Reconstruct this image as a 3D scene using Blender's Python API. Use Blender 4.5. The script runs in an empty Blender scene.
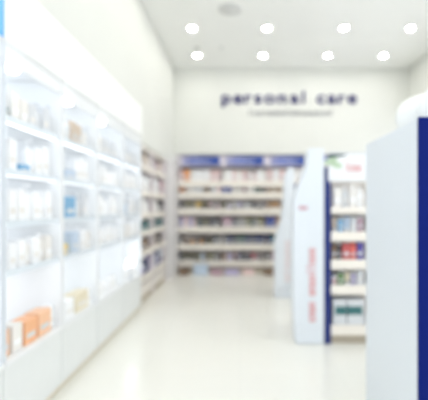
import bpy, bmesh, math, random
from mathutils import Vector, Matrix
random.seed(7)
C = bpy.context.scene.collection
S = bpy.context.scene
FPX = 400.0; VX, VY, EYE = 240.0, 207.0, 1.35
def wx(px, Y): return (px - VX) / FPX * Y
def wz(py, Y): return EYE - (py - VY) / FPX * Y

# ------------------------------------------------------------------ materials
MATS = {}
def srgb(c):
    f = lambda v: (v / 12.92) if v <= 0.04045 else ((v + 0.055) / 1.055) ** 2.4
    return tuple(f(v / 255.0) for v in c) + (1.0,)
def mat(name, col, rough=0.5, metal=0.0, emit=None, estr=1.0, var=0.03, scale=6.0, coat=0.0):
    if name in MATS: return MATS[name]
    m = bpy.data.materials.new(name); m.use_nodes = True
    nt = m.node_tree; b = nt.nodes['Principled BSDF']
    c = srgb(col)
    b.inputs['Roughness'].default_value = rough
    b.inputs['Metallic'].default_value = metal
    if coat: b.inputs['Coat Weight'].default_value = coat
    tc = nt.nodes.new('ShaderNodeTexCoord'); no = nt.nodes.new('ShaderNodeTexNoise')
    no.inputs['Scale'].default_value = scale; no.inputs['Detail'].default_value = 3
    nt.links.new(tc.outputs['Object'], no.inputs['Vector'])
    mx = nt.nodes.new('ShaderNodeMix'); mx.data_type = 'RGBA'
    mx.inputs['A'].default_value = tuple(max(0, v * (1 - var)) for v in c[:3]) + (1,)
    mx.inputs['B'].default_value = tuple(min(1, v * (1 + var)) for v in c[:3]) + (1,)
    nt.links.new(no.outputs['Fac'], mx.inputs['Factor'])
    nt.links.new(mx.outputs['Result'], b.inputs['Base Color'])
    if emit:
        b.inputs['Emission Color'].default_value = srgb(emit)
        b.inputs['Emission Strength'].default_value = estr
    MATS[name] = m
    return m

WALL = mat('painted_wall', (226, 227, 221), 0.8, scale=2)
CEIL = mat('painted_ceiling', (244, 245, 241), 0.85, scale=1.5)
WHITE = mat('white_laminate', (238, 240, 241), 0.35)
PALE = mat('pale_blue_laminate', (228, 234, 240), 0.4, var=0.01, scale=2)
CREAM = mat('cream_metal', (234, 228, 220), 0.5)
RAIL = mat('price_rail', (244, 238, 228), 0.45)
BACKM = mat('shelf_back_metal', (222, 214, 210), 0.6)
NAVY = mat('navy_laminate', (0, 24, 104), 0.6)
NAVY.node_tree.nodes['Principled BSDF'].inputs['Specular IOR Level'].default_value = 0.12
GLOWBACK = mat('added_glow_panel', (240, 244, 248), 0.6, emit=(240, 244, 248), estr=0.85)  # glow added to the back panels to brighten the cabinet interiors evenly
NAVY2 = mat('dark_navy_laminate', (22, 44, 118), 0.4)
ALU = mat('brushed_aluminium', (205, 210, 216), 0.35, 0.5)
GREY = mat('grey_kick', (224, 217, 200), 0.6)
BEIGE = mat('beige_kick', (186, 176, 158), 0.6)
LEDM = mat('led_strip', (255, 255, 255), 0.5, emit=(246, 250, 255), estr=1.7)
LAMP = mat('downlight_glow', (255, 255, 255), 0.5, emit=(255, 252, 246), estr=150.0)
PUCK = mat('puck_glow', (255, 255, 255), 0.5, emit=(245, 250, 255), estr=9.0)
LIGHTBOX = mat('lightbox_white', (245, 246, 244), 0.5, emit=(252, 250, 248), estr=0.04)
LIGHTBLUE = mat('lightbox_blue', (90, 160, 235), 0.5, emit=(120, 180, 245), estr=0.3)
LETTER = mat('indigo_letter', (44, 40, 112), 0.4)
LETGREY = mat('grey_letter', (128, 130, 138), 0.5)
REDP = mat('faded_red_print', (224, 178, 180), 0.6)
PINKP = mat('pale_pink_print', (230, 212, 212), 0.6)
GREENP = mat('green_print', (190, 212, 182), 0.6)
DGREENP = mat('dark_green_print', (52, 78, 80), 0.6)
SHADEG = mat('grille_grey', (212, 213, 210), 0.6)

def tile_floor():
    m = bpy.data.materials.new('polished_tile'); m.use_nodes = True
    nt = m.node_tree; b = nt.nodes['Principled BSDF']
    tc = nt.nodes.new('ShaderNodeTexCoord')
    br = nt.nodes.new('ShaderNodeTexBrick')
    br.offset = 0.0; br.squash = 1.0
    br.inputs['Scale'].default_value = 1.0
    br.inputs['Brick Width'].default_value = 0.8; br.inputs['Row Height'].default_value = 0.8
    br.inputs['Mortar Size'].default_value = 0.004
    br.inputs['Color1'].default_value = srgb((240, 239, 231)); br.inputs['Color2'].default_value = srgb((241, 240, 232))
    br.inputs['Mortar'].default_value = srgb((236, 235, 228))
    nt.links.new(tc.outputs['Object'], br.inputs['Vector'])
    nt.links.new(br.outputs['Color'], b.inputs['Base Color'])
    no = nt.nodes.new('ShaderNodeTexNoise'); no.inputs['Scale'].default_value = 3
    mr = nt.nodes.new('ShaderNodeMapRange'); mr.inputs['To Min'].default_value = 0.14; mr.inputs['To Max'].default_value = 0.26
    nt.links.new(tc.outputs['Object'], no.inputs['Vector']); nt.links.new(no.outputs['Fac'], mr.inputs['Value'])
    nt.links.new(mr.outputs['Result'], b.inputs['Roughness'])
    return m
FLOOR = tile_floor()

def header_print(seed):
    """printed header card: pale photograph at the left fading into blue"""
    m = bpy.data.materials.new('printed_header'); m.use_nodes = True
    nt = m.node_tree; b = nt.nodes['Principled BSDF']; b.inputs['Roughness'].default_value = 0.5
    tc = nt.nodes.new('ShaderNodeTexCoord'); sp = nt.nodes.new('ShaderNodeSeparateXYZ')
    nt.links.new(tc.outputs['Object'], sp.inputs[0])
    no = nt.nodes.new('ShaderNodeTexNoise'); no.inputs['Scale'].default_value = 9; no.noise_dimensions = '4D'; no.inputs['W'].default_value = seed
    nt.links.new(tc.outputs['Object'], no.inputs['Vector'])
    mr = nt.nodes.new('ShaderNodeMapRange'); mr.inputs['From Min'].default_value = -0.38; mr.inputs['From Max'].default_value = 0.38
    nt.links.new(sp.outputs['X'], mr.inputs['Value'])
    ad = nt.nodes.new('ShaderNodeMath'); ad.operation = 'MULTIPLY_ADD'; ad.inputs[1].default_value = 0.5
    nt.links.new(no.outputs['Fac'], ad.inputs[0]); nt.links.new(mr.outputs['Result'], ad.inputs[2])
    cr = nt.nodes.new('ShaderNodeValToRGB'); e = cr.color_ramp.elements
    e[0].position = 0.28; e[0].color = srgb((158, 158, 196)); e[1].position = 1.15 - 0.2; e[1].color = srgb((48, 78, 158))
    k = cr.color_ramp.elements.new(0.6); k.color = srgb((104, 120, 184))
    nt.links.new(ad.outputs[0], cr.inputs[0]); nt.links.new(cr.outputs[0], b.inputs['Base Color'])
    return m

# ------------------------------------------------------------------ geometry helpers
class MB:
    def __init__(s): s.v = []; s.f = []
    def box(s, x0, x1, y0, y1, z0, z1):
        n = len(s.v)
        s.v += [(x0,y0,z0),(x1,y0,z0),(x1,y1,z0),(x0,y1,z0),(x0,y0,z1),(x1,y0,z1),(x1,y1,z1),(x0,y1,z1)]
        s.f += [tuple(n+i for i in q) for q in ((0,3,2,1),(4,5,6,7),(0,1,5,4),(1,2,6,5),(2,3,7,6),(3,0,4,7))]
        return s
    def loft(s, rings, cap=True):
        """rings: list of equal-length closed loops"""
        n0 = len(s.v); k = len(rings[0])
        for r in rings: s.v += [tuple(p) for p in r]
        for i in range(len(rings)-1):
            for j in range(k):
                a = n0+i*k+j; b = n0+i*k+(j+1)%k
                s.f.append((a, b, b+k, a+k))
        if cap:
            s.f.append(tuple(n0+j for j in reversed(range(k))))
            s.f.append(tuple(n0+(len(rings)-1)*k+j for j in range(k)))
        return s
    def lathe(s, prof, seg=16, c=(0,0)):
        return s.loft([[(c[0]+r*math.cos(2*math.pi*j/seg), c[1]+r*math.sin(2*math.pi*j/seg), z) for j in range(seg)] for r, z in prof])
    def prism_y(s, pts, y0, y1):
        """outline in x,z extruded along y"""
        return s.loft([[(x, y0, z) for x, z in pts], [(x, y1, z) for x, z in pts]])
    def mesh(s, name, m, bevel=0.0, smooth=False):
        me = bpy.data.meshes.new(name); me.from_pydata(s.v, [], s.f)
        bm = bmesh.new(); bm.from_mesh(me)
        bmesh.ops.recalc_face_normals(bm, faces=bm.faces)
        if bevel:
            es = [e for e in bm.edges if len(e.link_faces) == 2 and e.calc_face_angle(0) > 0.9]
            bmesh.ops.bevel(bm, geom=es, offset=bevel, segments=2, profile=0.5, affect='EDGES', clamp_overlap=True)
        bm.to_mesh(me); bm.free()
        me.materials.append(m)
        if smooth:
            for p in me.polygons: p.use_smooth = len(p.vertices) <= 4
        return me
    def build(s, name, m, parent=None, bevel=0.0, smooth=False):
        return link(name, s.mesh(name, m, bevel, smooth), parent)
def link(name, me, parent=None, loc=None):
    o = bpy.data.objects.new(name, me); C.objects.link(o)
    if parent is not None: o.parent = parent
    if loc is not None: o.location = loc
    return o
def tag(o, label, cat, group=None):
    o['label'] = label; o['category'] = cat
    if group: o['group'] = group
    return o
def thing(name, label, cat, loc=(0,0,0), rz=0.0, group=None):
    o = bpy.data.objects.new(name, None); C.objects.link(o)
    o.location = loc; o.rotation_euler = (0, 0, rz); o.empty_display_size = 0.1
    return tag(o, label, cat, group)
def struct(name, mb, m, bevel=0.0):
    o = mb.build(name, m, None, bevel); o['kind'] = 'structure'; return o

# superellipse loop
def sel(hx, hy, z, n=20, p=3.0):
    out = []
    for j in range(n):
        t = 2*math.pi*j/n; c, s_ = math.cos(t), math.sin(t)
        out.append((hx*math.copysign(abs(c)**(2/p), c), hy*math.copysign(abs(s_)**(2/p), s_), z))
    return out

# ------------------------------------------------------------------ the room
ZC = 4.19; YB = 8.17
struct('floor', MB().box(-3.0, 3.7, -2.2, 9.0, -0.1, 0.0), FLOOR)
struct('ceiling', MB().box(-1.9, 3.6, -1.6, 8.8, ZC, ZC+0.1), CEIL)
struct('wall_left', MB().box(-1.84, -1.74, -1.6, 8.8, 0, ZC), WALL)
struct('wall_right', MB().box(3.45, 3.55, -1.6, 8.8, 3.1, ZC).box(3.45, 3.55, -1.6, 8.8, 0, 0.3).box(3.45, 3.55, -1.6, -0.4, 0.3, 3.1).box(3.45, 3.55, 8.1, 8.8, 0.3, 3.1), WALL)
GLASS = bpy.data.materials.new('clear_glass'); GLASS.use_nodes = True
_nt = GLASS.node_tree; _nt.nodes.clear()
_o = _nt.nodes.new('ShaderNodeOutputMaterial'); _m = _nt.nodes.new('ShaderNodeMixShader'); _t = _nt.nodes.new('ShaderNodeBsdfTransparent'); _g = _nt.nodes.new('ShaderNodeBsdfGlossy')
_g.inputs['Roughness'].default_value = 0.02; _m.inputs[0].default_value = 0.06
_nt.links.new(_t.outputs[0], _m.inputs[1]); _nt.links.new(_g.outputs[0], _m.inputs[2]); _nt.links.new(_m.outputs[0], _o.inputs[0])
wf = MB()
for k in range(6):
    yy = -0.4 + 8.44*k/5; wf.box(3.47, 3.53, yy, yy+0.06, 0.36, 3.04)
wf.box(3.47, 3.53, -0.4, 8.1, 0.3, 0.36).box(3.47, 3.53, -0.4, 8.1, 3.04, 3.1)
wi = struct('added_window_1', wf, ALU)  # unseen side opening, added to let more daylight into the room
for k in range(5):
    yy = -0.34 + 8.44*k/5; MB().box(3.497, 3.503, yy+.001, yy+1.627, 0.361, 3.039).build('pane', GLASS, wi)
struct('wall_back', MB().box(-1.74, 3.45, 8.66, 8.76, 0, ZC), WALL)
struct('trim_1', MB().box(-1.738, 3.448, YB, 8.655, 2.43, ZC-0.002), WALL)      # bulkhead over the back shelving
struct('trim_2', MB().box(-1.738, -1.36, 5.28, YB-0.002, 2.24, ZC-0.002).box(-1.738, -1.36, -1.6, 5.28, 2.665, ZC-0.002), WALL)     # soffit over the side shelving
struct('trim_3', MB().box(-1.738, -1.275, 7.33, YB-0.002, 0, 2.238).box(-1.738, -1.275, YB+0.002, 8.65, 0, 2.425), mat('pilaster_paint', (226, 224, 224), 0.7))         # corner pilaster

# ------------------------------------------------------------------ ceiling fittings
def downlight_meshes():
    ring = MB()
    n = 24; prof = [(0.07, 0.0), (0.07, -0.006), (0.052, -0.008), (0.047, 0.0)]
    rings = [[(r*math.cos(2*math.pi*j/n), r*math.sin(2*math.pi*j/n), z) for j in range(n)] for r, z in prof]
    ring.loft(rings, cap=False)
    disc = MB().lathe([(0.046, -0.001), (0.046, -0.005)], 24)
    return ring.mesh('trim_ring', WHITE), disc.mesh('lens', LAMP)
RING, LENS = downlight_meshes()
lampY = [(7.5, 'the row nearest the back wall'), (6.35, 'the second row from the back wall')]
colx = {7.5: (-0.80, 0.43, 1.65, 2.69), 6.35: (-0.76, 0.43, 1.65, 2.71)}
cname = ['leftmost', 'second from left', 'third from left', 'rightmost']
def downlight(x, y, label):
    t = thing('ceiling_downlight', label, 'ceiling light', (x, y, ZC), 0, 'round downlights in the ceiling')
    link('trim_ring', RING, t); link('lens', LENS, t)
for Y, rn in lampY:
    for i, x in enumerate(colx[Y]):
        downlight(x, Y, 'round white recessed downlight, %s in %s' % (cname[i], rn))
for Y in (5.2, 4.0, 2.2, 0.4):  # rows out of view, added to light the aisle
    for x in (-0.78, 0.43, 1.65, 2.7):
        downlight(x, Y, 'unseen round white recessed downlight added in the ceiling above the front of the aisle')
t = thing('air_diffuser', 'round grey ceiling air diffuser in front of the two lamp rows', 'air vent', (-0.14, 5.74, ZC))
MB().lathe([(0.17, 0), (0.17, -0.012), (0.12, -0.03), (0.11, -0.03)], 28).build('outer_cone', SHADEG, t, smooth=True)
MB().lathe([(0.09, -0.03), (0.09, -0.04), (0.05, -0.05)], 28).build('inner_cone', SHADEG, t, smooth=True)
t = thing('smoke_detector', 'small grey smoke detector beside the leftmost far downlight', 'smoke detector', (-0.76, 7.13, ZC))
MB().lathe([(0.05, 0), (0.05, -0.02), (0.035, -0.035)], 20).build('body', SHADEG, t, smooth=True)
t = thing('sprinkler_head', 'tiny ceiling sprinkler between the two leftmost far downlights', 'sprinkler', (-0.33, 7.1, ZC))
MB().lathe([(0.03, 0), (0.03, -0.006), (0.01, -0.008), (0.01, -0.03), (0.022, -0.032), (0.022, -0.036)], 14).build('body', SHADEG, t)

# ------------------------------------------------------------------ writing
FC = {}
def letter_mesh(ch, size, ext, m):
    cu = bpy.data.curves.new('letter', 'FONT'); cu.body = ch; cu.size = size; cu.extrude = ext; cu.offset = size*0.014
    cu.align_x = 'CENTER'
    o = bpy.data.objects.new('tmp', cu); C.objects.link(o)
    dg = bpy.context.evaluated_depsgraph_get(); dg.update()
    me = bpy.data.meshes.new_from_object(o.evaluated_get(dg))
    bpy.data.objects.remove(o); 
    me.materials.clear(); me.materials.append(m)
    return me
sign = thing('wall_sign', 'dark indigo raised letters reading personal care on the back wall', 'sign', (1.0, YB-0.001, 2.0))
px_ = [226.3, 238, 248.2, 258, 269.5, 282, 294.5, 303.2, 320.5, 331.5, 341.5, 352]
for ch, px in zip('personalcare', px_):
    me = letter_mesh(ch, 0.35, 0.015, LETTER)
    o = link('letter', me, sign)
    xs = [v.co.x for v in me.vertices]; mid = (min(xs)+max(xs))/2
    wdt = max(xs)-min(xs)
    sx = 1.18 if ch != 'l' else 1.0
    o.rotation_euler = (math.pi/2, 0, 0); o.scale = (sx, 1, 1)
    o.location = (wx(px, YB) - 1.0 - mid*sx, -0.016, wz(103.4, YB) - 2.0)
# small unreadable line under it: thin handwriting-like strokes
def ribbon(mb, pts, w, y0, y1):
    for a, b in zip(pts[:-1], pts[1:]):
        d = Vector((b[0]-a[0], b[1]-a[1])); L = d.length
        if L < 1e-6: continue
        d /= L; n = Vector((-d.y, d.x))*w/2; e = d*w*0.3
        q = [(a[0]-e.x+n.x, a[1]-e.y+n.y), (a[0]-e.x-n.x, a[1]-e.y-n.y), (b[0]+e.x-n.x, b[1]+e.y-n.y), (b[0]+e.x+n.x, b[1]+e.y+n.y)]
        mb.prism_y(q, y0 - 0.0004*(len(mb.v)//8 % 5), y1)
def scribble(x0, x1, z, h, n, w, y0, y1, seed=1):
    r = random.Random(seed); mb = MB(); step = (x1-x0)/n
    for i in range(n):
        cx = x0+(i+0.5)*step; hw = step*0.32; k = r.choice('oonlcou')
        if k == 'o': p = [(cx+hw*math.cos(t*math.pi/4), z+h*0.33+h*0.33*math.sin(t*math.pi/4)) for t in range(9)]
        elif k == 'c': p = [(cx+hw*math.cos(t*math.pi/4), z+h*0.33+h*0.33*math.sin(t*math.pi/4)) for t in range(1, 8)]
        elif k == 'n': p = [(cx-hw, z), (cx-hw, z+h*0.6), (cx, z+h*0.66), (cx+hw, z+h*0.55), (cx+hw, z)]
        elif k == 'u': p = [(cx-hw, z+h*0.66), (cx-hw, z+h*0.1), (cx, z), (cx+hw, z+h*0.1), (cx+hw, z+h*0.66)]
        else: p = [(cx, z), (cx, z+h)]
        ribbon(mb, p, w, y0, y1)
    return mb
sub = thing('small_wall_sign', 'thin grey line of small lettering under the large indigo wall sign', 'sign', (1.0, YB-0.001, 1.9))
sx0, sx1 = wx(247.5, YB), wx(333.5, YB)
for i in range(22):
    a = sx0+(sx1-sx0)*i/22; scribble(a-1.0, a-1.0+(sx1-sx0)/22, wz(115.8, YB)-1.9, 0.13, 1, 0.015, -0.011, -0.0005, 40+i).build('letter', LETGREY, sub)

# ------------------------------------------------------------------ products
PALN = {
 'white': (250,251,252), 'off-white': (238,235,230), 'pale pink': (232,206,204), 'pale blue': (198,214,232), 'pale grey': (218,221,224),
 'grey': (150,148,146), 'dark grey': (82,82,90), 'black': (52,52,60), 'olive': (138,134,96), 'dark green': (62,92,84), 'teal': (58,112,114),
 'navy': (28,44,96), 'blue': (24,62,158), 'sky blue': (128,180,216), 'lilac': (190,182,214), 'mauve': (186,154,168), 'red': (196,92,92), 'coral': (236,120,110),
 'orange': (244,184,138), 'peach': (248,176,118), 'yellow': (228,200,120), 'tan': (184,154,122), 'brown': (132,108,88), 'cream': (234,224,198), 'purple': (92,78,160),
 'beige': (212,196,178), 'apricot': (246,198,160), 'amber': (206,154,84), 'green': (112,146,92),
}
def pm(c): return mat('plastic_' + c.replace(' ', '_').replace('-', '_'), PALN[c], 0.4)
MESH = {}
def product(kind, col, w, h, label, loc, rz, group, cat=None, cap='white', parts=True):
    key = (kind, col, round(w, 3), round(h, 3), cap)
    d = min(w*0.9, 0.1)
    if key not in MESH:
        m, cm = pm(col), pm(cap); ps = []
        hw, hd = w/2, d/2
        other = pm('pale grey' if col not in ('white', 'off-white', 'cream', 'pale grey') else ('off-white' if col != 'off-white' else 'white'))
        if kind == 'bottle':
            ps.append(('body', MB().loft([sel(hw*.92,hd*.85,0), sel(hw,hd*.95,h*.04), sel(hw,hd*.95,h*.68), sel(hw*.8,hd*.8,h*.77), sel(hw*.4,hw*.4,h*.81,p=2), sel(hw*.4,hw*.4,h*.84,p=2)]).mesh('body', m, smooth=True)))
            ps.append(('cap', MB().loft([sel(hw*.5,hw*.5,h*.84,p=2), sel(hw*.5,hw*.5,h*.98,p=2), sel(hw*.42,hw*.42,h,p=2)]).mesh('cap', cm, smooth=True)))
            ps.append(('front_label', MB().loft([sel(hw*.72,hd*.99,h*.2), sel(hw*.72,hd*.99,h*.42)]).mesh('front_label', other)))
        elif kind == 'pump_bottle':
            ps.append(('body', MB().loft([sel(hw*.95,hd*.9,0), sel(hw,hd*.95,h*.03), sel(hw,hd*.95,h*.6), sel(hw*.7,hd*.7,h*.68), sel(hw*.35,hw*.35,h*.71,p=2)]).mesh('body', m, smooth=True)))
            b = MB().loft([sel(hw*.4,hw*.4,h*.71,p=2), sel(hw*.4,hw*.4,h*.8,p=2), sel(hw*.12,hw*.12,h*.8,p=2), sel(hw*.12,hw*.12,h*.93,p=2)])
            b.box(-hw*.3, hw*.3, -hd*1.0, hd*.3, h*.93, h)
            ps.append(('pump', b.mesh('pump', cm)))
        elif kind == 'tube':
            ps.append(('body', MB().loft([sel(hw*.8,hd*.75,h*.2,p=2), sel(hw*.9,hd*.6,h*.5,p=2.2), sel(hw,hd*.12,h*.96,p=4), sel(hw,hd*.08,h,p=4)]).mesh('body', m, smooth=True)))
            ps.append(('cap', MB().loft([sel(hw*.82,hd*.78,0,p=2), sel(hw*.82,hd*.78,h*.2,p=2)]).mesh('cap', cm, smooth=True)))
        elif kind == 'jar':
            r = hw
            ps.append(('body', MB().lathe([(r*.9,0),(r,h*.06),(r,h*.66),(r*.86,h*.72)], 18).mesh('body', m, smooth=True)))
            ps.append(('lid', MB().lathe([(r*.96,h*.72),(r*.96,h*.97),(r*.9,h)], 18).mesh('lid', cm, smooth=True)))
        elif kind == 'carton':
            ps.append(('box', MB().box(-hw, hw, -hd, hd, 0, h).mesh('box', m, 0.0015)))
            ps.append(('printed_panel', MB().box(-hw*.7, hw*.7, -hd-.0012, -hd, h*.25, h*.45).mesh('printed_panel', other)))
        elif kind == 'pouch':
            ps.append(('bag', MB().loft([sel(hw*.96,hd*.75,0,p=3), sel(hw,hd*.9,h*.12,p=2.6), sel(hw*.98,hd*.8,h*.45,p=2.4), sel(hw*.95,hd*.3,h*.85,p=3), sel(hw*.97,hd*.06,h*.92,p=5), sel(hw*.97,hd*.06,h,p=5)]).mesh('bag', m, smooth=True)))
            ps.append(('front_label', MB().box(-hw*.5, hw*.5, -hd*.93, -hd*.5, h*.22, h*.4).mesh('front_label', other)))
        MESH[key] = ps
    ps = MESH[key]
    nm = {'bottle':'bottle','pump_bottle':'pump_bottle','tube':'cream_tube','jar':'cosmetic_jar','carton':'product_carton','pouch':'refill_pouch'}[kind]
    cat = cat or {'bottle':'bottle','pump_bottle':'bottle','tube':'tube','jar':'jar','carton':'box','pouch':'pouch'}[kind]
    t = thing(nm, label, cat, loc, rz, group)
    for n_, me in ps: link(n_, me, t)
    return t
KW = {'bottle':'bottle','pump_bottle':'pump bottle','tube':'tube','jar':'jar','carton':'carton','pouch':'pouch'}
ORD = ['top', 'second', 'third', 'fourth', 'fifth', 'bottom']

# ------------------------------------------------------------------ back wall shelving
BX0 = -1.262; PITCH = 0.9; ZS = [1.88, 1.64, 1.31, 0.94, 0.59, 0.245]
BNAME = ['left', 'middle', 'right', 'far right']
for b in range(4):
    x0 = BX0 + b*PITCH; x1 = x0 + PITCH - 0.004
    t = thing('wall_shelving_unit', 'cream shelving bay against the back wall, %s bay, under a blue header' % BNAME[b] if b < 3 else
              'cream shelving bay against the back wall behind the display stand, blue header', 'shelving', (x0, YB+0.015, 0), 0, 'shelving bays along the back wall')
    w = x1-x0
    MB().box(0, w, 0.42, 0.46, 0, 2.40).build('back_panel', BACKM, t)
    for sx in (0, w-0.035): MB().box(sx, sx+0.035, 0.385, 0.419, 0.0, 2.40).build('upright', mat('shelf_upright', (228, 220, 222), 0.5), t)
    MB().box(0.001, w-0.001, 0.02, 0.384, 0, 0.10).build('kick_plate', BEIGE, t)
    for i, z in enumerate(ZS):
        s = MB().box(0.001, w-0.001, 0.004, 0.384, z-0.03, z).build('shelf', CREAM, t)
        MB().box(0.001, w-0.001, -0.008, 0.003, z-0.115, z+0.004).build('price_rail', RAIL, s, 0.001)
    hd = MB().box(-0.375, 0.375, -0.012, 0.012, -0.09, 0.09).build('header_card', header_print(b*3.7), t)
    hd.location = (w/2+0.02, -0.003, 2.295)
    scribble(-0.12, 0.18, -0.02, 0.05, 9, 0.008, -0.0138, -0.0125, b+5).build('lettering', mat('header_white', (214,212,224), .6), hd)
    MB().box(0.001, w-0.001, 0.012, 0.384, 2.18, 2.40).build('header_box', mat('header_frame', (222,216,226), .5), t)

ROWS = [  # (until px, [colours]) per shelf
 [(187,['beige','pale pink','peach']),(200,['white','off-white']),(212,['white']),(222,['peach','pale pink']),(262,['off-white','white','pale pink']),(305,['white','off-white','pale pink'])],
 [(187,['orange','peach']),(200,['pale grey','off-white']),(216,['grey','tan','pale grey']),(222,['pale pink']),(230,['blue']),(256,['off-white','pale grey','mauve']),(268,['dark green','grey']),(305,['tan','beige'])],
 [(186,['grey','dark grey']),(196,['grey','olive']),(201,['yellow']),(206,['dark grey']),(226,['grey','olive','mauve']),(252,['grey','lilac','pale grey']),(266,['dark grey','grey']),(276,['amber','tan']),(305,['tan'])],
 [(196,['mauve','lilac','pale pink']),(220,['dark green','dark grey','olive']),(238,['red','mauve','dark grey']),(264,['grey','olive','dark green']),(276,['blue']),(305,['tan'])],
 [(190,['grey','brown']),(218,['olive','amber','dark grey']),(226,['grey']),(236,['black','navy']),(262,['dark green','navy','dark grey']),(276,['navy','teal']),(305,['tan'])],
 [(200,['olive','dark grey']),(216,['olive','pale blue','grey']),(240,['grey','lilac','tan']),(250,['dark grey','black']),(258,['red','mauve']),(305,['grey','mauve'])],
]
HGT = [0.24, 0.135, 0.175, 0.205, 0.20, 0.18]
KINDS = [['pouch','carton','bottle'], ['tube','bottle','carton'], ['bottle','jar','tube'], ['bottle','carton'], ['bottle','carton','jar'], ['bottle','tube','carton']]
for b in range(3):
    x0 = BX0 + b*PITCH + 0.012; x1 = BX0 + (b+1)*PITCH - 0.012
    for i, z in enumerate(ZS):
        x = x0; run = 0; kind = None
        while True:
            if run <= 0: kind = random.choice(KINDS[i]); run = random.randint(1, 3); wk = {'pouch':.125,'carton':.09,'bottle':.07,'jar':.085,'tube':.062,'pump_bottle':.07}[kind]
            if x + wk > x1: break
            cx = x + wk/2; px = 240 + cx/8.22*400
            if b == 2 and px > 318: break
            cols = next(c for lim, c in ROWS[i] if px <= lim or lim == 305)
            if run and kind: col = cols[(run + b) % len(cols)] if len(cols) < 3 else random.choice(cols)
            if col in ('blue', 'navy'): kind, wk = 'carton', .09
            h = HGT[i]*{'pouch':1.0,'carton':.92,'bottle':1.0,'jar':.62,'tube':.86}[kind]
            cap = random.choice(['white', 'dark grey', 'pale grey'])
            lab = '%s %s on the %s shelf of the back wall, %s bay' % (col, KW[kind], ORD[i], BNAME[b])
            if kind in ('bottle', 'tube', 'jar'): lab = '%s %s with %s cap, %s back wall shelf, %s bay' % (col, KW[kind], cap, ORD[i], BNAME[b])
            product(kind, col, wk*0.94, h, lab, (cx, YB+0.015+0.075, z+0.0005), 0, 'products on the %s shelf of the %s back bay' % (ORD[i], BNAME[b]), cap=cap)
            x += wk + 0.004; run -= 1
# boxes standing on the floor in front of the back shelving
for px0, px1, col, hh in ((180, 188, 'brown', .11), (194, 208, 'pale blue', .2), (211, 222, 'mauve', .1), (225, 239, 'lilac', .1), (243, 254, 'pale pink', .1), (264, 274, 'brown', .1)):
    Y = 8.02; w = (px1-px0)/400*Y; cx = wx((px0+px1)/2, Y)
    ct = thing('storage_box', '%s low open box standing on the floor below the back shelves%s' % (col, '' if col != 'brown' else (', at the left end' if px0 < 200 else ', at the right end')), 'box', (cx, Y, 0), 0, 'boxes on the floor under the back shelves')
    m = pm(col); wb = MB()
    wb.box(-w/2, w/2, -.09, .09, 0, .008)
    wb.box(-w/2, w/2, -.09, -.082, .008, hh).box(-w/2, w/2, .082, .09, .008, hh).box(-w/2, -w/2+.008, -.082, .082, .008, hh).box(w/2-.008, w/2, -.082, .082, .008, hh)
    wb.build('tray', m, ct); MB().box(-w/2+.012, w/2-.012, -.078, .078, .01, hh*.8).build('contents', pm('off-white'), ct)

# ------------------------------------------------------------------ shelving on the left wall near the corner
SZ = [1.93, 1.57, 1.26, 1.01, 0.73, 0.37]
SB = [(5.30, 6.29), (6.30, 7.315)]
SNM = ['nearer', 'farther']
for b, (ya, yb) in enumerate(SB):
    t = thing('side_shelving_unit', 'cream wall shelving bay on the left wall past the lit cabinets, %s of two' % SNM[b], 'shelving', (-1.36, ya, 0), 0, 'side shelving bays')
    L = yb-ya
    MB().box(-0.37, -0.33, 0, L, 0, 2.22).build('back_panel', BACKM, t)
    for y in (0, L-0.03): MB().box(-0.33, 0, y, y+0.03, 0, 2.22).build('upright', mat('shelf_upright', (228,220,222), .5), t)
    MB().box(-0.33, 0, 0.031, L-0.031, 2.17, 2.22).build('canopy', CREAM, t)
    MB().box(-0.33, -0.02, 0.031, L-0.031, 0, 0.1).build('kick_plate', BEIGE, t)
    MB().box(-0.018, -0.004, 0.031, L-0.031, 0.1, 0.26).build('base_panel', CREAM, t)
    for z in SZ:
        s = MB().box(-0.328, -0.004, 0.031, L-0.031, z-0.025, z).build('shelf', CREAM, t)
        MB().box(-0.003, 0.008, 0.031, L-0.031, z-0.07, z+0.004).build('price_rail', RAIL, s)
SCOL = [['beige','off-white','mauve'], ['white','off-white'], ['white','off-white'], ['teal','dark green','teal'], ['brown','dark grey','tan'], ['navy','dark grey','lilac','pale blue']]
SH = [0.2, 0.26, 0.23, 0.16, 0.18, 0.25]
for b, (ya, yb) in enumerate(SB):
    for i, z in enumerate(SZ):
        y = ya + 0.05; n = 0
        while True:
            kind = random.choice(['carton','bottle','bottle','jar'] if i not in (1, 2) else ['pouch','carton','pouch'])
            wk = {'carton':.1,'bottle':.085,'jar':.1,'pouch':.16}[kind]
            if y + wk > yb-0.04: break
            col = random.choice(SCOL[i]) if not (i in (1,2) and y > 6.75) else random.choice(['pale pink','brown','dark grey','mauve'])
            h = min(SH[i], .3)*{'carton':.9,'bottle':1,'jar':.6,'pouch':1}[kind]
            product(kind, col, wk*.94, h, '%s %s on the %s shelf of the left side shelving, %s bay' % (col, KW[kind], ORD[i], SNM[b]), (-1.36-0.075, y+wk/2, z+.0005), math.pi/2,
                    'products on the %s side shelf, %s bay' % (ORD[i], SNM[b]), cap=random.choice(['white','dark grey']))
            y += wk + .006; n += 1

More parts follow.
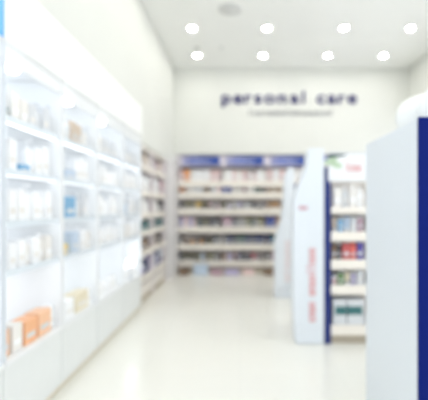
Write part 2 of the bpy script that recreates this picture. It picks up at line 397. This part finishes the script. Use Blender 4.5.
# ------------------------------------------------------------------ illuminated cabinets on the left
CY = [(1.45, 2.195), (2.205, 2.925), (2.935, 3.655), (3.665, 4.465), (4.475, 5.27)]
CN = ['nearest', 'second', 'third', 'fourth', 'farthest']
CZ = [1.86, 1.56, 1.26, 0.98]
XF = -1.30
for b, (ya, yb) in enumerate(CY):
    L = yb-ya
    lab = 'white illuminated cosmetics cabinet on the left, ' + ['nearest one with a light blue header', 'second from the camera, orange cartons on its deck',
          'third from the camera, cream carton on its deck', 'fourth from the camera', 'farthest one beside the cream shelving'][b]
    t = thing('display_cabinet', lab, 'cabinet', (XF, ya, 0), 0, 'illuminated cabinets along the left wall')
    MB().box(-0.43, -0.41, 0, L, 0.49, 2.262).build('back_panel', GLOWBACK, t)
    for y in (0, L-0.022): MB().box(-0.41, 0.0, y, y+0.022, 0.49, 2.26).build('side_panel', mat('frosted_side', (226,232,238), .4) if b == 0 or (b == 1 and y == 0) else WHITE, t)
    MB().box(-0.41, -0.002, 0.0, L, 0.06, 0.462).build('plinth', mat('plinth_laminate', (232,235,234), .35), t, 0.003)
    MB().box(-0.41, -0.03, 0.0, L, 0, 0.058).build('kick_strip', GREY, t)
    MB().box(-0.41, 0.012, 0.0, L, 0.464, 0.489).build('deck', WHITE, t, 0.002)
    MB().box(-0.41, 0.0, 0.0, L, 2.262, 2.28).build('top_board', WHITE, t)
    hb = MB().box(-0.405, 0.008, 0.002, L-0.002, 2.283, 2.66).build('header_lightbox', LIGHTBOX if b else LIGHTBLUE, t, 0.006)
    vb = MB().box(-0.03, -0.004, 0.024, L-0.024, 2.17, 2.258).build('valance', WHITE, t)
    MB().box(-0.055, -0.034, 0.03, L-0.03, 2.244, 2.258).build('light_strip', LEDM, t)
    for z in CZ:
        s = MB().box(-0.405, -0.02, 0.024, L-0.024, z-0.02, z).build('shelf', WHITE, t)
        MB().box(-0.019, -0.012, 0.024, L-0.024, z-0.028, z+0.012).build('shelf_lip', mat('acrylic_lip', (226,234,240), .2), s)
        MB().box(-0.05, -0.03, 0.03, L-0.03, z-0.028, z-0.021).build('light_strip', LEDM, s)
    if b in (1, 2, 3):
        pk = MB().lathe([(0.038, 2.165), (0.038, 2.14), (0.03, 2.13)], 20, (-0.016, 0.11)).build('puck_lamp', PUCK, t, smooth=True)

LZ = CZ + [0.49]
LN = ['top', 'second', 'third', 'fourth', 'bottom']
# per cabinet, per level: list of colours to draw from
def pale(i):
    return {0: ['pale grey','off-white','beige','pale grey','pale grey'], 1: ['white'], 2: ['white','white','pale grey'], 3: ['white','white','off-white'], 4: ['white','white','white']}[i]
ACC = {  # (cabinet, level): list of (px start, px end, kind, colour, height)
 (1,0): [(8,14,'bottle','teal',.1)],
 (1,1): [(21,31,'carton','sky blue',.05)],
 (1,4): [(5,13,'carton','apricot',.15), (14,24,'carton','off-white',.16), (25.5,38,'carton','orange',.15), (39.5,52,'carton','apricot',.155), (53,59.5,'carton','white',.16)],
 (2,1): [(66,77,'carton','pale blue',.08)],
 (2,2): [(66,76.5,'carton','sky blue',.17)],
 (2,3): [(65,71,'bottle','yellow',.11), (73,80,'carton','pale blue',.17)],
 (2,4): [(66,75,'carton','white',.14), (77,89,'carton','cream',.15)],
 (3,3): [(100,106,'bottle','pale blue',.17)],
 (4,2): [(126,129,'bottle','pale blue',.16)],
}
for b, (ya, yb) in enumerate(CY):
    for i, z in enumerate(LZ):
        acc = []
        for a0, a1, k, c, h in ACC.get((b, i), []):
            X = XF-0.02
            acc.append((-X*400/(240-a0), -X*400/(240-a1), k, c, h))
        gap = {0: .27, 1: .26, 2: .26, 3: .24, 4: .44}[i]
        y = ya + 0.03
        while y < yb - 0.06:
            hit = next((a for a in acc if a[0] >= y-0.02 and a[0] < y+0.07 and a[0] < yb), None)
            if hit:
                y0 = max(y, hit[0]); wk = hit[1]-hit[0]; k, c, h = hit[2:]; acc.remove(hit)
                if y0+wk > yb-.03: wk = yb-.03-y0
            else:
                k = random.choice(['bottle','carton','carton','pump_bottle','carton']); c = random.choice(pale(i))
                wk = {'bottle':.065,'carton':.085,'jar':.08,'pump_bottle':.07,'tube':.06}[k]; y0 = y
                h = {'bottle':.19,'carton':.17,'jar':.075,'pump_bottle':.2,'tube':.15}[k]*random.choice([.9,1,1.05])
                if i == 4: h = min(h, .14)
                if i in (1, 2): h *= 1.12
                if b == 0 and y0 < 1.9: y += wk+.01; continue
                if y0+wk > yb-.03: break
            cap = random.choice(['white','pale grey'])
            product(k, c, wk*.95, h, '%s %s on the %s level of the %s illuminated cabinet' % (c, KW[k], LN[i], CN[b]), (XF-0.075, y0+wk/2, z+.0005), math.pi/2,
                    'products on the %s level, %s illuminated cabinet' % (LN[i], CN[b]), cap=cap)
            y = y0 + wk + .012
# small bright lamp at the front edge of the farthest cabinet's deck
g = thing('display_lamp', 'small round glowing lamp low on the farthest illuminated cabinet', 'lamp', (XF-0.005, 4.77, 0.4895))
MB().lathe([(0.03,0),(0.03,.012),(0.01,.016),(0.008,.15),(0.02,.16)], 16).build('stem', ALU, g, smooth=True)
MB().lathe([(0.008,.161),(0.034,.175),(0.042,.203),(0.034,.231),(0.008,.245)], 18).build('bulb', PUCK, g, smooth=True)

# ------------------------------------------------------------------ gondola rows at the right, with shaped end panels
def gondola(Y, x0, length, outline, dep, lab_unit, lab_panel, red, zt, shelves, header, close=None):
    t = thing('gondola_shelving', lab_unit, 'shelving', (x0, Y, 0), 0)
    MB().box(0.0, 0.058, 0.0, 0.5, 0.0, wz(167, 3.94) if header else zt-0.1).build('end_post', NAVY2, t)
    MB().box(0.06, length, 0.44, 0.48, 0, zt-0.01).build('back_panel', CREAM, t)
    MB().box(length+.001, length+0.04, 0.0, 0.48, 0, zt-0.01).build('side_panel', PALE, t)
    MB().box(0.06, length, 0.03, 0.438, 0, 0.085).build('kick_plate', BEIGE, t)
    for z, lip in shelves:
        s = MB().box(0.06, length, 0.012, 0.438, z-0.03, z).build('shelf', WHITE, t)
        MB().box(0.06, length, -0.006, 0.011, z-lip, z+0.004).build('price_rail', RAIL, s, .004)
    if header:
        h = MB().box(0.03, length, -0.012, 0.02, wz(181.5, Y), zt).build('header_board', WHITE, t)
        scribble(wx(345, Y)-x0, wx(361, Y)-x0, wz(171.5, Y), 0.09, 5, 0.012, -0.0145, -0.0125, 9).build('lettering', REDP, h)
        lf = MB(); k = 101.5
        for (ax, az, rx, rz, tl) in ((327.5, 161, 7, 3.2, .45), (333, 165, 6, 3, -.3)):
            pts = [(wx(ax,Y)-x0 + (rx*math.cos(a)*math.cos(tl)-rz*math.sin(a)*math.sin(tl))/k+.03, wz(az,Y)+(rx*math.cos(a)*math.sin(tl)+rz*math.sin(a)*math.cos(tl))/k) for a in [2*math.pi*j/16 for j in range(16)]]
            lf.prism_y(pts, -0.0142, -0.0125)
        lf.build('leaf_print', GREENP, h)
        dk = MB().prism_y([(0.031, zt-.045), (0.19, zt-.02), (0.21, zt-.004), (0.031, zt-.002)], -0.0155, -0.0126); dk.build('dark_leaf_print', DGREENP, h)
        MB().box(0.03, length, -0.015, 0.03, zt+.001, zt+.012).build('header_rail', ALU, h)
    # shaped end panel
    p = thing('end_display_panel', lab_panel, 'display panel', (x0-0.002, Y-0.005, 0), 0)
    pts = [(wx(a, Y)-x0, wz(c, Y)) for a, c in outline]
    MB().prism_y(pts, 0.0, dep).build('board', PALE, p, 0.004)
    return t, p
cshelf = [(wz(207.5, 3.94), .06), (wz(232, 3.94), .09), (wz(260, 3.94), .09), (wz(285.5, 3.94), .09), (wz(325.5, 3.94), .095)]
outA = [(296, 343.8), (293.8, 310), (293.3, 240), (294.2, 200), (298, 188), (303, 178), (307, 166), (309, 148.5), (324.2, 148.5), (324.2, 343.8)]
tc_, pa = gondola(3.94, wx(325, 3.94), 0.95, outA, 0.22, 'white display shelving with dark blue end post and white header, right of the aisle',
    'tall pale shaped end panel with faded red vertical writing, nearer of two', True, wz(154, 3.94), cshelf, True)
def vscribble(px0, px1, py0, py1, n, Y, w, seed, m, parent, base):
    # writing turned a quarter so that it reads upwards
    L = (py1-py0)/400*Y; h = (px1-px0)/400*Y
    mb = scribble(0, L, 0, h*1.2, n, w, -0.0035, -0.0008, seed)
    # (x,z) -> (-z, x)
    mb.v = [(-z, y, x) for x, y, z in mb.v]
    o = mb.build('lettering', m, parent)
    o.location = (wx(px1, Y)-base, 0, wz(py1, Y))
vscribble(308.5, 315, 248, 296, 9, 3.94, .02, 4, REDP, pa, wx(325, 3.94))
vscribble(308.5, 315, 302, 322, 4, 3.94, .02, 5, REDP, pa, wx(325, 3.94))
# small printed motif on the panel
MB().box(wx(299,3.94)-wx(325,3.94), wx(307.5,3.94)-wx(325,3.94), -.003, -.0008, wz(210,3.94), wz(206,3.94)).build('printed_band', mat('pinkish_print', (206,170,180), .6), pa)
outB = [(275, 298), (275, 244), (276.5, 236), (281, 222), (284, 200), (285, 176), (288, 168), (294.5, 168), (294.5, 298)]
outB = [(a+0.0, c) for a, c in outB]
Yb = 5.93
tb_, pb = gondola(Yb, wx(296, Yb), 1.3, outB, 0.22, 'second shelving row standing behind the nearer display shelving',
    'white shaped end panel standing farther back in the aisle, faint pink writing', True, 1.8, [(1.5,.08),(1.1,.08),(0.7,.08),(0.3,.08)], False)
vscribble(284.5, 289.5, 240, 282, 9, Yb, .018, 8, PINKP, pb, wx(296, Yb))

# products on the nearer display shelving
Yp = 3.94
def C_item(px0, px1, kind, col, i, h, cap='white', lab=None):
    if px0 >= 365: return
    names = ['top', 'second', 'third', 'fourth', 'bottom']
    x = wx((px0+px1)/2, Yp+.06); w = (px1-px0)/400*(Yp+.06)
    product(kind, col, w, h, lab or '%s %s on the %s shelf of the display shelving with dark blue post' % (col, KW[kind], names[i]), (x, Yp+.07, cshelf[i][0]+.0005), 0,
            'products on the %s shelf of the display shelving' % names[i], cap=cap)
for px0, px1, k, c, h in ((333,341,'carton','off-white',.2),(342,348,'bottle','pale grey',.21),(349,356,'carton','off-white',.22),(357,363,'bottle','white',.2),(365,373,'carton','white',.2),(374,382,'carton','off-white',.2),(384,392,'bottle','white',.2),(394,404,'carton','white',.2),(405,414,'bottle','white',.19)):
    C_item(px0, px1, k, c, 0, h)
for px0, px1, k, c, h in ((332,337,'tube','beige',.14),(337.5,343.5,'bottle','sky blue',.15),(344.5,350,'tube','pale blue',.15),(350.5,356,'carton','pale grey',.14),(357,363,'bottle','mauve',.17),(365,373,'carton','pale pink',.15),(374,382,'bottle','white',.15),(384,392,'bottle','beige',.15),(394,402,'carton','white',.14),(404,413,'jar','white',.1)):
    C_item(px0, px1, k, c, 1, h)
for px0, px1, k, c, h in ((331.5,336.5,'carton','brown',.15),(337,341.5,'bottle','dark grey',.17),(342,349.5,'carton','red',.16),(350,356.5,'pouch','coral',.165),(357,363,'carton','purple',.17),(365,373,'carton','navy',.17),(374,383,'carton','coral',.16),(385,393,'carton','purple',.16),(395,403,'bottle','navy',.16),(404,413,'carton','red',.15)):
    C_item(px0, px1, k, c, 2, h)
for px0, px1, k, c, h in ((331.5,337,'jar','pale pink',.09),(337.5,344,'bottle','green',.14),(345,350,'tube','cream',.12),(351,356,'bottle','lilac',.13),(357,363,'carton','pale grey',.14),(365,373,'carton','green',.13),(374,382,'jar','white',.09),(384,392,'bottle','lilac',.14),(394,402,'tube','cream',.12),(404,412,'carton','pale grey',.13)):
    C_item(px0, px1, k, c, 3, h)
# bottom shelf: large carton with a teal band
for j, (px0, px1) in enumerate(((332,345),(346,362.5))):
    x = wx((px0+px1)/2, Yp+.07); w = (px1-px0)/400*(Yp+.07)
    bb = thing('product_carton', 'large grey carton with a teal band on the bottom shelf, %s' % ['beside the dark blue post', 'second from the post'][j], 'box', (x, Yp+.11, cshelf[4][0]+.0005), 0, 'large cartons on the bottom shelf')
    MB().box(-w/2, w/2, -.09, .09, 0, .25).build('box', pm('pale grey'), bb, .002)
    MB().box(-w/2*(.7 if j == 0 else 1), w/2*(1 if j == 0 else .8), -.0925, -.0905, .1, .185).build('teal_band', pm('teal'), bb)

# ------------------------------------------------------------------ close display unit at the right
Y0, Y1, X0, ZT = 1.89, 2.70, 0.85, wz(117.5, 1.89)
t = thing('gondola_display', 'tall white display unit with bright blue end at the right edge, nearest the camera', 'shelving', (X0, Y0, 0))
D = Y1-Y0
MB().box(0, 0.03, 0.022, D, 0, ZT).build('side_panel', PALE, t, .002)
MB().box(-0.004, 0.5, 0, 0.02, 0, ZT+.004).build('end_panel', NAVY, t, .002)
MB().box(0.031, 0.5, D-0.02, D, 0, ZT).build('far_panel', PALE, t)
MB().box(0.031, 0.5, 0.022, D-0.022, ZT-0.03, ZT).build('top_board', PALE, t)
MB().box(0.031, 0.46, 0.022, D-0.022, 0, 0.1).build('base', PALE, t)
for z in (0.45, 0.8, 1.15, 1.45):
    MB().box(0.031, 0.48, 0.022, D-0.022, z-0.02, z).build('shelf', WHITE, t)
# puffy white bags on the top of the unit
def puffy(name, label, cx, cy, z, rx, ry, rz, seed, group):
    r = random.Random(seed); n = 24; rings = []
    ph = [r.uniform(0, 6.28) for _ in range(4)]
    for i in range(13):
        u = i/12; a = -math.pi/2 + math.pi*u
        rr = max(.12, abs(math.cos(a))**.55); zz = rz*(1+math.sin(a)*(1 if a > 0 else 1))
        ring = []
        for j in range(n):
            tt = 2*math.pi*j/n
            k = 1 + .04*math.sin(5*tt+ph[0]) + .03*math.sin(3*tt+ph[1]+3*u) + .02*math.sin(9*tt+ph[2])
            ring.append((rx*rr*k*math.cos(tt), ry*rr*k*math.sin(tt), zz))
        rings.append(ring)
    tt_ = thing(name, label, 'bag', (cx, cy, z), 0, group)
    MB().loft(rings).build('bag', mat('white_film', (246,248,248), .45), tt_, smooth=True)
    kn = MB().lathe([(.02, rz*2-.008), (.012, rz*2+.01), (.03, rz*2+.035), (.022, rz*2+.04)], 12).build('knot', mat('white_film', (246,248,248), .45), tt_, smooth=True)
puffy('plastic_bag', 'large puffy white bag on top of the blue ended display unit, nearest its front edge', X0+.30, Y0+.19, ZT+.0045, .215, .17, .105, 1, 'puffy white bags on the display unit')
puffy('plastic_bag', 'puffy white bag on top of the blue ended display unit, behind the front one', X0+.325, Y0+.56, ZT+.0005, .2, .19, .13, 2, 'puffy white bags on the display unit')

# ------------------------------------------------------------------ camera
cam = bpy.data.cameras.new('camera'); co = bpy.data.objects.new('camera', cam); C.objects.link(co)
co.location = (0, 0, EYE); co.rotation_euler = (math.pi/2, 0, 0)
cam.sensor_fit = 'HORIZONTAL'; cam.sensor_width = 36; cam.lens = 36*FPX/428
cam.shift_x = -(VX-214)/428; cam.shift_y = (VY-200)/428
cam.clip_start = 0.05
cam.dof.use_dof = True; cam.dof.focus_distance = 1.0; cam.dof.aperture_fstop = 1.6
S.camera = co

# ------------------------------------------------------------------ light: daylight through the open shop front behind the camera
w = bpy.data.worlds.new('sky'); S.world = w; w.use_nodes = True
bg = w.node_tree.nodes['Background']; bg.inputs[0].default_value = srgb((244, 248, 255)); bg.inputs[1].default_value = 1.7
S.view_settings.view_transform = 'Standard'; S.view_settings.look = 'None'
S.view_settings.gamma = 1.0; S.view_settings.use_curve_mapping = False
S.view_settings.exposure = 0.24

# ------------------------------------------------------------------ look-alikes: say which one by its place among its likes
_by = {}
for o in C.objects:
    if o.parent is None and 'label' in o and 'group' in o and not o['label'].endswith('front of the aisle'):
        _by.setdefault(o['label'], []).append(o)
_n = ['first', 'second', 'third', 'fourth', 'fifth', 'sixth', 'seventh', 'eighth', 'ninth', 'tenth']
for lab, os_ in _by.items():
    if len(os_) < 2: continue
    os_.sort(key=lambda o: o.location.x/o.location.y)
    for i, o in enumerate(os_):
        pos = 'leftmost' if i == 0 else ('rightmost' if i == len(os_)-1 else ('middle' if len(os_) == 3 else _n[min(i, 9)] + ' from left'))
        L = lab + ', ' + pos
        if len(L.split()) > 16: L = L.replace(' the ', ' ')
        if len(L.split()) > 16: L = L.replace(' of left', ' left')
        o['label'] = L
